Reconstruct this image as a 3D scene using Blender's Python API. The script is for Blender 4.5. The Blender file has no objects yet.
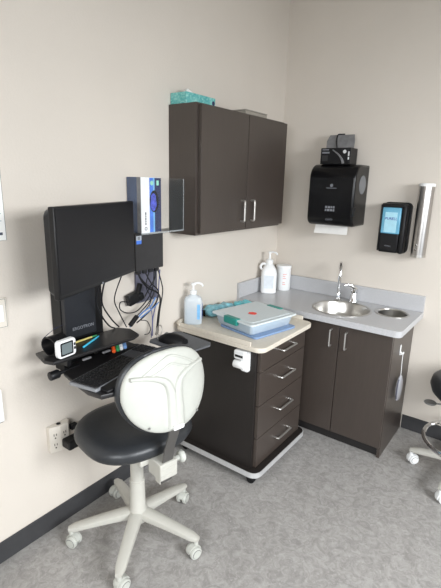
import bpy, bmesh, math, random
from mathutils import Vector, Matrix, Euler, noise
random.seed(7)
SC = bpy.context.scene
COL = SC.collection
PI = math.pi

# ------------------------------------------------------------------ materials
def lin(c):
    c = c / 255.0
    return c / 12.92 if c <= 0.04045 else ((c + 0.055) / 1.055) ** 2.4
def rgb(r, g, b): return (lin(r), lin(g), lin(b), 1.0)

MATS = {}
def mat(name, col, rough=0.5, metal=0.0, var=0.06, nscale=30.0, bump=0.0, bscale=200.0, spec=0.5,
        alpha=1.0, trans=0.0, stretch=None, coat=0.0, emit=None, ior=1.45):
    m = bpy.data.materials.new(name); m.use_nodes = True
    nt = m.node_tree; b = nt.nodes['Principled BSDF']
    tc = nt.nodes.new('ShaderNodeTexCoord'); src = tc.outputs['Object']
    if stretch:
        mp = nt.nodes.new('ShaderNodeMapping'); mp.inputs['Scale'].default_value = stretch
        nt.links.new(src, mp.inputs['Vector']); src = mp.outputs['Vector']
    n = nt.nodes.new('ShaderNodeTexNoise'); n.inputs['Scale'].default_value = nscale
    n.inputs['Detail'].default_value = 4
    nt.links.new(src, n.inputs['Vector'])
    r = nt.nodes.new('ShaderNodeValToRGB')
    r.color_ramp.elements[0].position = 0.3; r.color_ramp.elements[1].position = 0.7
    r.color_ramp.elements[0].color = tuple(c * (1 - var) for c in col[:3]) + (1,)
    r.color_ramp.elements[1].color = tuple(min(1, c * (1 + var)) for c in col[:3]) + (1,)
    nt.links.new(n.outputs['Fac'], r.inputs['Fac'])
    nt.links.new(r.outputs['Color'], b.inputs['Base Color'])
    b.inputs['Roughness'].default_value = rough; b.inputs['Metallic'].default_value = metal
    b.inputs['Specular IOR Level'].default_value = spec
    b.inputs['Alpha'].default_value = alpha
    b.inputs['Transmission Weight'].default_value = trans
    b.inputs['Coat Weight'].default_value = coat
    b.inputs['IOR'].default_value = ior
    if bump:
        n2 = nt.nodes.new('ShaderNodeTexNoise'); n2.inputs['Scale'].default_value = bscale
        n2.inputs['Detail'].default_value = 3
        nt.links.new(tc.outputs['Object'], n2.inputs['Vector'])
        bp = nt.nodes.new('ShaderNodeBump'); bp.inputs['Strength'].default_value = bump
        bp.inputs['Distance'].default_value = 0.002
        nt.links.new(n2.outputs['Fac'], bp.inputs['Height'])
        nt.links.new(bp.outputs['Normal'], b.inputs['Normal'])
    MATS[name] = m
    return m

WALL = mat('wall_paint', rgb(209, 201, 191), 0.75, var=0.015, nscale=3, bump=0.35, bscale=90, spec=0.3)
CEIL = mat('ceiling_paint', rgb(222, 219, 212), 0.9, var=0.02, spec=0.2)
BASEB = mat('rubber_baseboard', rgb(58, 58, 60), 0.45, var=0.08)
LAM = mat('espresso_laminate', rgb(64, 56, 51), 0.36, var=0.06, nscale=9, stretch=(14, 14, 1.2), spec=0.75)
LAMD = mat('espresso_edge', rgb(34, 30, 28), 0.5, var=0.1, nscale=9, stretch=(14, 14, 1.2))
KICK = mat('toe_kick', rgb(36, 34, 34), 0.5)
STEEL = mat('brushed_steel', rgb(200, 198, 194), 0.28, 1.0, var=0.05, nscale=12, stretch=(1, 1, 20))
CUPST = mat('dull_steel', rgb(176, 173, 170), 0.3, 1.0, var=0.05, nscale=12, stretch=(1, 1, 20))
CHROME = mat('chrome', rgb(225, 226, 228), 0.1, 1.0, var=0.02)
NICKEL = mat('satin_nickel', rgb(214, 212, 208), 0.3, 0.9, var=0.03)
ALU = mat('aluminium_edge', rgb(205, 205, 205), 0.35, 0.4, var=0.04)
COUNTER = mat('grey_laminate_counter', rgb(182, 182, 184), 0.32, var=0.07, nscale=160)
CARTTOP = mat('beige_cart_top', rgb(212, 204, 190), 0.45, var=0.04, nscale=60)
BLACK = mat('black_plastic', rgb(20, 20, 22), 0.42, var=0.1, spec=0.35)
GLOSS = mat('black_gloss_plastic', rgb(11, 11, 13), 0.25, var=0.1, spec=0.3)
SCREEN = mat('dark_screen', rgb(26, 26, 29), 0.36, var=0.03, nscale=5, spec=0.3)
BEZEL = mat('monitor_bezel', rgb(20, 20, 22), 0.35)
COLUMN = mat('graphite_metal', rgb(40, 42, 47), 0.42, 0.3, var=0.05)
SHELF = mat('black_work_surface', rgb(34, 33, 34), 0.38, var=0.1, nscale=120)
KEY = mat('keycap', rgb(22, 22, 24), 0.5)
DECK = mat('key_deck_grey', rgb(74, 75, 79), 0.5)
KBODY = mat('keyboard_grey', rgb(128, 130, 134), 0.4)
MPAD = mat('mouse_tray_grey', rgb(92, 94, 98), 0.5)
VINYL = mat('black_vinyl', rgb(44, 46, 49), 0.38, var=0.08, bump=0.12, bscale=400)
CREAM = mat('cream_plastic', rgb(183, 184, 177), 0.4, var=0.02)
CREAM2 = mat('warm_white_metal', rgb(182, 180, 172), 0.4, var=0.02)
GREYRING = mat('grey_tyre', rgb(120, 120, 118), 0.55)
STRAP = mat('grey_steel_strap', rgb(120, 118, 116), 0.4, 0.8, var=0.05)
WHITE = mat('white_plastic', rgb(235, 236, 236), 0.35, var=0.02)
PAPER = mat('white_paper', rgb(240, 240, 238), 0.8, var=0.02)
FOAMW = mat('paper_towel', rgb(238, 236, 232), 0.9, var=0.03, bump=0.2)
TEAL = mat('teal_clip', rgb(40, 138, 128), 0.4)
BLUET = mat('blue_tray_plastic', rgb(122, 148, 184), 0.35)
RED = mat('red_sticker', rgb(238, 74, 62), 0.6, var=0.2, nscale=60)
NAVY = mat('navy_card', rgb(34, 42, 82), 0.45, var=0.25, nscale=20)
GREYBLUE = mat('grey_blue_card', rgb(74, 88, 116), 0.45, var=0.2, nscale=20)
BLUE = mat('bright_blue', rgb(70, 120, 214), 0.45, var=0.15)
LBLUE = mat('light_blue', rgb(120, 178, 224), 0.45, var=0.15)
MINT = mat('mint_green', rgb(150, 214, 190), 0.45)
VIOLET = mat('violet_gloves', rgb(74, 84, 190), 0.6, var=0.4, nscale=60)
DARK = mat('dark_slot', rgb(10, 10, 12), 0.7)
LCD = mat('lcd_grey', rgb(112, 122, 124), 0.3)
NAVYC = mat('navy_cuff', rgb(38, 48, 84), 0.8, bump=0.2)
PCB = mat('dark_grey_shell', rgb(46, 45, 46), 0.55, var=0.08)
LILAC = mat('grey_lilac_metal', rgb(104, 104, 120), 0.45, 0.3)
CABLE = mat('black_cable', rgb(24, 24, 28), 0.5)
BCABLE = mat('blue_cable', rgb(92, 126, 178), 0.5)
LCABLE = mat('lilac_cable', rgb(92, 94, 132), 0.5)
OUTLETM = mat('tan_white_outlet', rgb(214, 207, 196), 0.45, var=0.02)
SLOTG = mat('outlet_slot', rgb(70, 62, 56), 0.6)
ORANGE = mat('orange_marker', rgb(236, 96, 44), 0.4)
GREEN = mat('green_marker', rgb(58, 150, 92), 0.4)
PBLUE = mat('pale_blue_marker', rgb(112, 150, 200), 0.4)
PENC = mat('cyan_pen', rgb(64, 176, 208), 0.4)
PENY = mat('yellow_pen', rgb(206, 192, 120), 0.4)
TXTG = mat('grey_lettering', rgb(124, 126, 132), 0.6)
TXTW = mat('white_lettering', rgb(210, 210, 210), 0.6)
TXTD = mat('dark_lettering', rgb(70, 74, 90), 0.6)
TXTP = mat('indigo_lettering', rgb(64, 60, 150), 0.6)
BLUESOAP = mat('blue_soap', rgb(108, 170, 198), 0.25, trans=0.0, var=0.14, nscale=14, spec=0.6)
BLUESOAPL = mat('pale_blue_soap', rgb(168, 214, 230), 0.3, var=0.06)
ADHES = mat('grey_foil', rgb(128, 128, 130), 0.3, 0.2, var=0.15)
GREYCARD = mat('grey_card', rgb(150, 144, 134), 0.7)
LABELG = mat('grey_label', rgb(180, 186, 192), 0.6)
REDTX = mat('red_print', rgb(224, 170, 168), 0.6)
JLAB = mat('pale_label', rgb(216, 222, 228), 0.6)

def clear_mat(name, tint, rough, mix, gl=0.08):
    m = bpy.data.materials.new(name); m.use_nodes = True
    nt = m.node_tree; nt.nodes.clear()
    out = nt.nodes.new('ShaderNodeOutputMaterial')
    tr = nt.nodes.new('ShaderNodeBsdfTransparent'); tr.inputs['Color'].default_value = (1, 1, 1, 1)
    p = nt.nodes.new('ShaderNodeBsdfPrincipled'); p.inputs['Roughness'].default_value = rough
    n = nt.nodes.new('ShaderNodeTexNoise'); n.inputs['Scale'].default_value = 12
    r = nt.nodes.new('ShaderNodeValToRGB')
    r.color_ramp.elements[0].color = tuple(c * 0.95 for c in tint[:3]) + (1,)
    r.color_ramp.elements[1].color = tint
    nt.links.new(n.outputs['Fac'], r.inputs['Fac']); nt.links.new(r.outputs['Color'], p.inputs['Base Color'])
    mx = nt.nodes.new('ShaderNodeMixShader'); mx.inputs['Fac'].default_value = mix
    nt.links.new(tr.outputs[0], mx.inputs[1]); nt.links.new(p.outputs[0], mx.inputs[2])
    nt.links.new(mx.outputs[0], out.inputs['Surface'])
    return m
ACRYL = clear_mat('clear_acrylic', rgb(205, 210, 212), 0.08, 0.022)
ACRYLE = clear_mat('acrylic_edge', rgb(215, 222, 224), 0.2, 0.3)
FROST = clear_mat('frosted_clear_plastic', rgb(214, 228, 240), 0.35, 0.5)
FROSTL = clear_mat('frosted_lid', rgb(228, 236, 238), 0.45, 0.8)
BOTTLE = clear_mat('clear_bottle', rgb(222, 230, 236), 0.25, 0.6)
GEL = clear_mat('clear_gel', rgb(176, 200, 218), 0.2, 0.72)
SMOKE = clear_mat('smoke_window', rgb(120, 122, 126), 0.12, 0.8)
GLASS = clear_mat('window_glass', rgb(230, 236, 236), 0.02, 0.06)
BAGM = clear_mat('clear_bag', rgb(226, 228, 236), 0.25, 0.62)

def floor_mat():
    m = bpy.data.materials.new('mottled_grey_vinyl'); m.use_nodes = True
    nt = m.node_tree; b = nt.nodes['Principled BSDF']; L = nt.links.new
    tc = nt.nodes.new('ShaderNodeTexCoord')
    n1 = nt.nodes.new('ShaderNodeTexNoise'); n1.inputs['Scale'].default_value = 20; n1.inputs['Detail'].default_value = 8
    n1.inputs['Roughness'].default_value = 0.7; n1.inputs['Distortion'].default_value = 1.6
    L(tc.outputs['Object'], n1.inputs['Vector'])
    r1 = nt.nodes.new('ShaderNodeValToRGB'); e = r1.color_ramp.elements
    e[0].position = 0.36; e[0].color = rgb(136, 133, 130); e[1].position = 0.66; e[1].color = rgb(168, 165, 162)
    k = e.new(0.5); k.color = rgb(152, 149, 146)
    L(n1.outputs['Fac'], r1.inputs['Fac'])
    n2 = nt.nodes.new('ShaderNodeTexNoise'); n2.inputs['Scale'].default_value = 48; n2.inputs['Detail'].default_value = 5
    n2.inputs['Distortion'].default_value = 2.5
    L(tc.outputs['Object'], n2.inputs['Vector'])
    r2 = nt.nodes.new('ShaderNodeValToRGB'); f = r2.color_ramp.elements
    f[0].position = 0.56; f[0].color = (0, 0, 0, 1); f[1].position = 0.7; f[1].color = (1, 1, 1, 1)
    L(n2.outputs['Fac'], r2.inputs['Fac'])
    mx = nt.nodes.new('ShaderNodeMixRGB'); mx.inputs[2].default_value = rgb(184, 181, 178)
    mu = nt.nodes.new('ShaderNodeMath'); mu.operation = 'MULTIPLY'; mu.inputs[1].default_value = 0.5
    L(r2.outputs['Color'], mu.inputs[0]); L(mu.outputs[0], mx.inputs[0]); L(r1.outputs['Color'], mx.inputs[1])
    L(mx.outputs[0], b.inputs['Base Color'])
    b.inputs['Roughness'].default_value = 0.42; b.inputs['Specular IOR Level'].default_value = 0.4
    return m
FLOOR = floor_mat()

def teal_print():
    m = bpy.data.materials.new('teal_printed_card'); m.use_nodes = True
    nt = m.node_tree; b = nt.nodes['Principled BSDF']; L = nt.links.new
    tc = nt.nodes.new('ShaderNodeTexCoord')
    n = nt.nodes.new('ShaderNodeTexNoise'); n.inputs['Scale'].default_value = 38; n.inputs['Detail'].default_value = 6
    n.inputs['Distortion'].default_value = 1.5
    L(tc.outputs['Object'], n.inputs['Vector'])
    r = nt.nodes.new('ShaderNodeValToRGB'); e = r.color_ramp.elements
    e[0].position = 0.33; e[0].color = rgb(70, 158, 160); e[1].position = 0.68; e[1].color = rgb(164, 212, 204)
    k = e.new(0.5); k.color = rgb(104, 182, 178)
    L(n.outputs['Fac'], r.inputs['Fac']); L(r.outputs['Color'], b.inputs['Base Color'])
    b.inputs['Roughness'].default_value = 0.5
    return m
TEALP = teal_print()
TEALW = mat('teal_plastic_wrap', rgb(104, 196, 206), 0.22, var=0.3, nscale=26)
TEALG = mat('grey_teal_wrap', rgb(122, 176, 188), 0.22, var=0.4, nscale=24)

# ------------------------------------------------------------------ mesh helpers
class MB:
    def __init__(s): s.bm = bmesh.new(); s.mats = []
    def mi(s, m):
        if m is None: return 0
        if m not in s.mats: s.mats.append(m)
        return s.mats.index(m)
    def add(s, t, M=None, m=None, flat=False):
        i = s.mi(m); t.normal_update()
        for f in t.faces:
            f.material_index = i
            f.smooth = not (flat and max(abs(c) for c in f.normal) > .9999)
        if M is not None: bmesh.ops.transform(t, matrix=M, verts=t.verts)
        me = bpy.data.meshes.new('t'); t.to_mesh(me); t.free()
        s.bm.from_mesh(me); bpy.data.meshes.remove(me)
        return s
    def box(s, a, b, bev=0.0, m=None, seg=2, M=None):
        """axis aligned box from corner a to corner b"""
        t = bmesh.new(); bmesh.ops.create_cube(t, size=1)
        sz = [abs(b[i] - a[i]) for i in range(3)]; c = [(a[i] + b[i]) / 2 for i in range(3)]
        for v in t.verts: v.co = Vector((v.co.x * sz[0] + c[0], v.co.y * sz[1] + c[1], v.co.z * sz[2] + c[2]))
        if bev: bmesh.ops.bevel(t, geom=t.edges[:], offset=min(bev, min(sz) * .45), segments=seg, affect='EDGES', profile=.5)
        return s.add(t, M, m, True)
    def cyl(s, p, q, r, r2=None, n=24, m=None, bev=0.0):
        p = Vector(p); q = Vector(q); d = q - p; L = d.length
        r2 = r if r2 is None else r2
        prof = [(0, 0), (r, 0), (r2, L), (0, L)]
        if bev: prof = [(0, 0), (r - bev, 0), (r - bev * .3, bev * .3), (r, bev), (r2, L - bev), (r2 - bev * .3, L - bev * .3), (r2 - bev, L), (0, L)]
        M = Matrix.Translation(p) @ d.to_track_quat('Z', 'Y').to_matrix().to_4x4()
        return s.lathe(prof, n=n, M=M, m=m)
    def lathe(s, prof, n=32, M=None, m=None, sx=1.0, sy=1.0):
        t = bmesh.new(); rings = []
        for r, z in prof:
            if r <= 1e-6: rings.append([t.verts.new((0, 0, z))])
            else: rings.append([t.verts.new((r * sx * math.cos(2 * PI * k / n), r * sy * math.sin(2 * PI * k / n), z)) for k in range(n)])
        for A, B in zip(rings, rings[1:]):
            for k in range(n):
                j = (k + 1) % n
                if len(A) == 1 and len(B) == 1: continue
                if len(A) == 1: t.faces.new((A[0], B[k], B[j]))
                elif len(B) == 1: t.faces.new((A[k], B[0], A[j]))
                else: t.faces.new((A[k], A[j], B[j], B[k]))
        bmesh.ops.recalc_face_normals(t, faces=t.faces[:])
        return s.add(t, M, m)
    def loft(s, rings, m=None, M=None, cap=True):
        t = bmesh.new(); R = [[t.verts.new(p) for p in r] for r in rings]; n = len(R[0])
        for A, B in zip(R, R[1:]):
            for k in range(n):
                j = (k + 1) % n
                t.faces.new((A[k], A[j], B[j], B[k]))
        if cap:
            t.faces.new(R[0][::-1]); t.faces.new(R[-1])
        bmesh.ops.recalc_face_normals(t, faces=t.faces[:])
        return s.add(t, M, m)
    def prism(s, poly, z0, z1, bev=0.0, m=None, M=None, seg=2):
        t = bmesh.new()
        A = [t.verts.new((x, y, z0)) for x, y in poly]
        f = t.faces.new(A); r = bmesh.ops.extrude_face_region(t, geom=[f])
        for v in r['geom']:
            if isinstance(v, bmesh.types.BMVert): v.co.z = z1
        bmesh.ops.recalc_face_normals(t, faces=t.faces[:])
        if bev:
            ed = [e for e in t.edges if abs(e.verts[0].co.z - e.verts[1].co.z) < 1e-6]
            bmesh.ops.bevel(t, geom=ed, offset=bev, segments=seg, affect='EDGES', profile=.5)
        return s.add(t, M, m, True)
    def plate(s, outer, holes, z0, z1, m=None, M=None):
        t = bmesh.new(); ed = []
        for loop in [outer] + holes:
            vs = [t.verts.new((x, y, z0)) for x, y in loop]
            ed += [t.edges.new((vs[i], vs[(i + 1) % len(vs)])) for i in range(len(vs))]
        bmesh.ops.triangle_fill(t, use_beauty=True, use_dissolve=False, edges=ed)
        r = bmesh.ops.extrude_face_region(t, geom=t.faces[:])
        for v in r['geom']:
            if isinstance(v, bmesh.types.BMVert): v.co.z = z1
        bmesh.ops.recalc_face_normals(t, faces=t.faces[:])
        return s.add(t, M, m)
    def tube(s, pts, r, n=8, m=None, smooth=4, rad=None):
        P = spline(pts, smooth) if smooth > 1 else [Vector(p) for p in pts]
        rings = []; up = None
        for i, p in enumerate(P):
            d = (P[min(i + 1, len(P) - 1)] - P[max(i - 1, 0)]).normalized()
            if up is None:
                up = Vector((0, 0, 1)) if abs(d.z) < .9 else Vector((1, 0, 0))
            a = (up - d * up.dot(d)).normalized(); b = d.cross(a); up = a
            rr = r if rad is None else rad(i / (len(P) - 1))
            rings.append([p + a * rr * math.cos(2 * PI * k / n) + b * rr * math.sin(2 * PI * k / n) for k in range(n)])
        return s.loft(rings, m)
    def ring(s, c, R, r, axis=(0, 0, 1), n=40, k=8, m=None):
        M = Matrix.Translation(c) @ Vector(axis).to_track_quat('Z', 'Y').to_matrix().to_4x4()
        t = bmesh.new(); rr = []
        for i in range(n):
            a = 2 * PI * i / n
            rr.append([t.verts.new(((R + r * math.cos(2 * PI * j / k)) * math.cos(a), (R + r * math.cos(2 * PI * j / k)) * math.sin(a), r * math.sin(2 * PI * j / k))) for j in range(k)])
        for i in range(n):
            A, B = rr[i], rr[(i + 1) % n]
            for j in range(k): t.faces.new((A[j], B[j], B[(j + 1) % k], A[(j + 1) % k]))
        bmesh.ops.recalc_face_normals(t, faces=t.faces[:])
        return s.add(t, M, m)
    def build(s, name, m, parent=None, M=None, sharp=38):
        if not s.mats: s.mats = [m]
        elif None in s.mats: pass
        if M is not None: bmesh.ops.transform(s.bm, matrix=M, verts=s.bm.verts)
        me = bpy.data.meshes.new(name)
        for e in s.bm.edges:
            if len(e.link_faces) == 2 and e.calc_face_angle(0) > math.radians(sharp): e.smooth = False
        s.bm.to_mesh(me); s.bm.free()
        for x in s.mats: me.materials.append(x)
        o = bpy.data.objects.new(name, me); COL.objects.link(o)
        if parent: o.parent = parent
        return o

def spline(pts, k):
    P = [Vector(p) for p in pts]; out = []
    for i in range(len(P) - 1):
        p0 = P[max(i - 1, 0)]; p1 = P[i]; p2 = P[i + 1]; p3 = P[min(i + 2, len(P) - 1)]
        for j in range(k):
            t = j / k
            out.append(.5 * ((2 * p1) + (p2 - p0) * t + (2 * p0 - 5 * p1 + 4 * p2 - p3) * t * t + (3 * p1 - p0 - 3 * p2 + p3) * t ** 3))
    out.append(P[-1]); return out

def rrect(x0, y0, x1, y1, r, n=5, corners=(1, 1, 1, 1)):
    out = []
    cs = [(x1 - r, y0 + r, -90, x1, y0), (x1 - r, y1 - r, 0, x1, y1), (x0 + r, y1 - r, 90, x0, y1), (x0 + r, y0 + r, 180, x0, y0)]
    for k, (cx, cy, a, px, py) in enumerate(cs):
        if corners[k]:
            for i in range(n + 1):
                t = math.radians(a + 90 * i / n); out.append((cx + r * math.cos(t), cy + r * math.sin(t)))
        else: out.append((px, py))
    return out
def circ(cx, cy, r, n=48): return [(cx + r * math.cos(2 * PI * k / n), cy + r * math.sin(2 * PI * k / n)) for k in range(n)]

def thing(name, label, cat, loc=(0, 0, 0), rz=0.0, group=None):
    o = bpy.data.objects.new(name, None); COL.objects.link(o); o.empty_display_size = .05
    o.location = loc; o.rotation_euler = (0, 0, rz)
    return tag(o, label, cat, group)
def tag(o, label, cat, group=None):
    o['label'] = label; o['category'] = cat
    if group: o['group'] = group
    return o
def struct(o): o['kind'] = 'structure'; return o
def text(name, body, size, M, m, parent, depth=.0006):
    cu = bpy.data.curves.new('t', 'FONT'); cu.body = body; cu.size = size; cu.extrude = depth
    cu.align_x = 'CENTER'; cu.align_y = 'CENTER'; cu.resolution_u = 3
    to = bpy.data.objects.new('t', cu); COL.objects.link(to)
    dg = bpy.context.evaluated_depsgraph_get(); dg.update()
    me = bpy.data.meshes.new_from_object(to.evaluated_get(dg)); me.transform(M)
    bpy.data.objects.remove(to); bpy.data.curves.remove(cu)
    me.name = name; me.materials.clear(); me.materials.append(m)
    o = bpy.data.objects.new(name, me); COL.objects.link(o); o.parent = parent
    return o
T = Matrix.Translation
def RX(a): return Matrix.Rotation(math.radians(a), 4, 'X')
def RY(a): return Matrix.Rotation(math.radians(a), 4, 'Y')
def RZ(a): return Matrix.Rotation(math.radians(a), 4, 'Z')
FX = RZ(90) @ RX(90)      # flat text/shape in XY -> faces +X (reads along +Y)
FY = RX(90)               # faces -Y (reads along +X)

# ------------------------------------------------------------------ room
RXW, RYF, RZC = 3.0, -3.9, 2.95
b = MB(); b.box((-.1, RYF - .1, -.1), (RXW + .1, .1, 0)); struct(b.build('floor', FLOOR))
b = MB(); b.box((-.1, RYF - .1, RZC), (RXW + .1, .1, RZC + .1)); struct(b.build('ceiling', CEIL))
b = MB(); b.box((-.1, RYF - .1, 0), (0, .1, RZC)); struct(b.build('wall_left', WALL))
b = MB(); b.box((0, 0, 0), (RXW, .1, RZC)); struct(b.build('wall_back', WALL))
FX0, FX1, FZ0, FZ1 = 1.1, 2.8, .8, 2.15  # added opening behind the camera, lets frontal fill reach the back wall
b = MB(); b.box((0, RYF - .1, 0), (FX0, RYF, RZC)); b.box((FX1, RYF - .1, 0), (RXW, RYF, RZC)); b.box((FX0, RYF - .1, 0), (FX1, RYF, FZ0)); b.box((FX0, RYF - .1, FZ1), (FX1, RYF, RZC)); struct(b.build('wall_front', WALL))
fill_wn = bpy.data.objects.new('added_fill_window', None); COL.objects.link(fill_wn); fill_wn.location = ((FX0 + FX1) / 2, RYF - .05, FZ0); struct(fill_wn)
fw = (FX1 - FX0) / 2; fh = FZ1 - FZ0
b = MB(); b.box((-fw, -.04, 0), (-fw + .04, .04, fh)); b.box((fw - .04, -.04, 0), (fw, .04, fh)); b.box((-fw, -.04, 0), (fw, .04, .04)); b.box((-fw, -.04, fh - .04), (fw, .04, fh)); b.build('window_frame', ALU, fill_wn)  # frame and pane of the unseen window added for the fill light
b = MB(); b.box((-fw + .03, -.004, .03), (fw - .03, .004, fh - .03)); b.build('window_pane', GLASS, fill_wn)
WY0, WY1, WZ0, WZ1 = -3.55, -.6, 0.7, 2.2
b = MB(); b.box((RXW, RYF - .1, 0), (RXW + .12, WY0, RZC)); b.box((RXW, WY1, 0), (RXW + .12, .1, RZC))
b.box((RXW, WY0, 0), (RXW + .12, WY1, WZ0)); b.box((RXW, WY0, WZ1), (RXW + .12, WY1, RZC))
struct(b.build('wall_right', WALL))
wn = bpy.data.objects.new('window_1', None); COL.objects.link(wn); wn.location = (RXW + .06, (WY0 + WY1) / 2, WZ0); struct(wn)
hw = (WY1 - WY0) / 2; hh = WZ1 - WZ0
b = MB(); b.box((-.04, -hw, 0), (.04, -hw + .04, hh)); b.box((-.04, hw - .04, 0), (.04, hw, hh))
b.box((-.04, -hw, 0), (.04, hw, .04)); b.box((-.04, -hw, hh - .04), (.04, hw, hh)); b.box((-.03, -.02, 0), (.03, .02, hh))
b.build('window_frame', ALU, wn)
b = MB(); b.box((-.004, -hw + .03, .03), (.004, hw - .03, hh - .03)); b.build('window_pane', GLASS, wn)
def baseboard(name, a, c):
    b = MB(); b.box(a, c, .003); return struct(b.build(name, BASEB))
baseboard('baseboard_left', (0.0005, RYF + .002, 0.0005), (.007, -.002, .102))
baseboard('baseboard_back', (1.062, -.007, 0.0005), (RXW - .002, -.0005, .102))
baseboard('baseboard_right', (RXW - .007, RYF + .01, 0.0005), (RXW - .0005, -.01, .102))
baseboard('baseboard_front', (.01, RYF + .0005, 0.0005), (RXW - .01, RYF + .007, .102))

# ------------------------------------------------------------------ handles
def bow_handle(parent, p, q, out, r=.0055, m=None):
    """D-pull from p to q standing off along out"""
    p = Vector(p); q = Vector(q); out = Vector(out); d = (q - p).normalized() * .012
    b = MB(); b.tube([p, p + out * .8, p + out + d * .4, p + out + d, q + out - d, q + out - d * .4, q + out * .8, q], r, n=8, smooth=3)
    o = b.build('handle', m or NICKEL, parent); o['label'] = 'satin metal bow handle'
    return o

# ------------------------------------------------------------------ upper cabinet (on the left wall)
UY0, UY1, UZ0, UZ1, UD = -1.195, -.322, 1.346, 1.995, .187
cab = thing('upper_cabinet', 'dark brown two-door wall cabinet mounted high on the left wall', 'cabinet', (0, (UY0 + UY1) / 2, UZ0))
hwid = (UY1 - UY0) / 2; uh = UZ1 - UZ0
b = MB(); b.box((.001, -hwid, 0), (UD, hwid, uh), .0015); b.build('carcass', LAM, cab)
for s in (-1, 1):
    b = MB(); y0, y1 = (-hwid + .016, -.002) if s < 0 else (.002, hwid + .003)
    b.box((UD + .001, y0, .012), (UD + .021, y1, uh - .008), .0015)
    d = b.build('door', LAM, cab)
    bow_handle(d, (UD + .02, s * .052, .055), (UD + .02, s * .052, .172), (.028, 0, 0))

# tissue box and thin box on top of the cabinet
tb = thing('tissue_box', 'flat teal patterned tissue box on top of the wall cabinet', 'tissue box', (.056, -1.065, UZ1))
b = MB(); b.box((-.054, -.118, 0), (.054, .118, .056), .003); b.build('carton', TEALP, tb)
b = MB(); b.prism([(.036 * math.cos(2 * PI * k / 24), .07 * math.sin(2 * PI * k / 24)) for k in range(24)], .0555, .057); b.build('opening', DARK, tb)
b = MB(); b.loft([[(x * .018 * w, y + .0 + .03 * w * (k - 6) / 6, z + .004 * math.sin(k * 2.1)) for k, (x, y) in enumerate([(math.cos(2 * PI * j / 12), -.045 + .02 * math.sin(2 * PI * j / 12)) for j in range(12)])] for w, z in ((1, .05), (1.2, .068), (.7, .078))])
b.build('tissue', PAPER, tb)
b = MB(); b.prism([(.012 * math.cos(2 * PI * k / 16), .012 * math.sin(2 * PI * k / 16)) for k in range(16)], 0, .0008, M=T((.054, .1, .028)) @ FX); b.build('logo', NAVY, tb)
tx = thing('flat_box', 'thin grey-beige flat box lying on the right of the wall cabinet top', 'box', (.11, -.635, UZ1))
b = MB(); b.box((-.07, -.115, 0), (.065, .115, .02), .002); b.build('tray', GREYCARD, tx)
b = MB(); b.box((-.072, -.117, .0205), (.067, .117, .027), .002); b.build('lid', GREYCARD, tx)

# ------------------------------------------------------------------ sink unit
CX0, CX1, CY0, CZ = .002, 1.102, -.52, .8436
LK = 1.057
sc = thing('sink_cabinet', 'dark brown two-door base cabinet under the grey sink counter', 'cabinet', (.53, -.24, 0))
def L(x, y, z, o=(.53, -.24, 0)): return (x - o[0], y - o[1], z - o[2])
b = MB()
b.box(L(.004, -.462, .09), L(.022, -.004, .806), .001); b.box(L(LK - .018, -.462, .001), L(LK, -.004, .806), .001)
b.box(L(.022, -.462, .09), L(LK - .018, -.004, .108)); b.box(L(.022, -.02, .108), L(LK - .018, -.004, .806))
b.box(L(.022, -.462, .77), L(LK - .018, -.444, .806)); b.build('carcass', LAM, sc)
b = MB(); b.box(L(.03, -.44, .001), L(LK - .018, -.425, .09)); b.build('toe_kick', KICK, sc)
for x0, x1, hx in ((.45, .738, .69), (.742, LK - .002, .788)):
    b = MB(); b.box(L(x0, -.482, .075), L(x1, -.4625, .795), .0015); d = b.build('door', LAM, sc)
    bow_handle(d, L(hx, -.481, .655), L(hx, -.481, .76), (0, -.028, 0))
b = MB(); b.box(L(.006, -.482, .075), L(.446, -.4625, .795), .0015); b.build('filler_panel', LAM, sc)

ct = thing('countertop', 'grey laminate countertop with sink cutouts and raised splash edges', 'countertop', (.55, -.26, .806))
SKX, SKY, SKR = .664, -.28, .182
TRX, TRY, TRR = .953, -.168, .1
o3 = (.55, -.26, 0)
outer = [(x - .55, y + .26) for x, y in rrect(CX0, CY0, CX1, -.002, .035, 6, (1, 0, 0, 0))]
b = MB(); b.plate(outer, [[(x - .55, y + .26) for x, y in circ(SKX, SKY, SKR - .006)], [(x - .55, y + .26) for x, y in circ(TRX, TRY, TRR - .005, 36)]], 0, CZ - .806)
b.build('slab', COUNTER, ct)
h = CZ - .806
b = MB(); b.box((CX0 - .55 + .02, .238, h + .0005), (CX1 - .55, .2575, h + .105), .002); b.build('backsplash', COUNTER, ct)
b = MB(); b.box((CX0 - .55, CY0 + .26, h + .0005), (CX0 - .55 + .0195, .2575, h + .105), .002); b.build('side_splash', COUNTER, ct)

sk = thing('sink', 'round stainless steel sink bowl set in the grey counter', 'sink', (SKX, SKY, CZ))
r = SKR
b = MB(); b.lathe([(r + .006, .0005), (r + .006, .003), (r, .005), (r - .008, .003), (r - .014, -.006), (r - .02, -.06), (r - .035, -.10), (r - .06, -.118), (.03, -.124), (.03, -.126), (r - .06, -.12), (r - .034, -.103), (r - .0175, -.06), (r - .0115, -.006), (r - .009, .0005)], n=64)
b.build('bowl', STEEL, sk)
b = MB(); b.lathe([(0, -.1225), (.03, -.1215), (.03, -.124), (0, -.126)], n=24); b.build('drain', CHROME, sk)
tr = thing('waste_chute', 'small round steel waste opening at the right of the counter', 'waste chute', (TRX, TRY, CZ))
r = TRR
b = MB(); b.lathe([(r + .005, .0005), (r + .005, .003), (r, .005), (r - .007, .003), (r - .01, -.004), (r - .01, -.09), (r - .012, -.09), (r - .012, -.004), (r - .008, .0005)], n=48); b.build('ring', STEEL, tr)
b = MB(); b.lathe([(0, -.091), (r - .012, -.09), (r - .012, -.093), (0, -.094)], n=32); b.build('flap', STEEL, tr)

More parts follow.
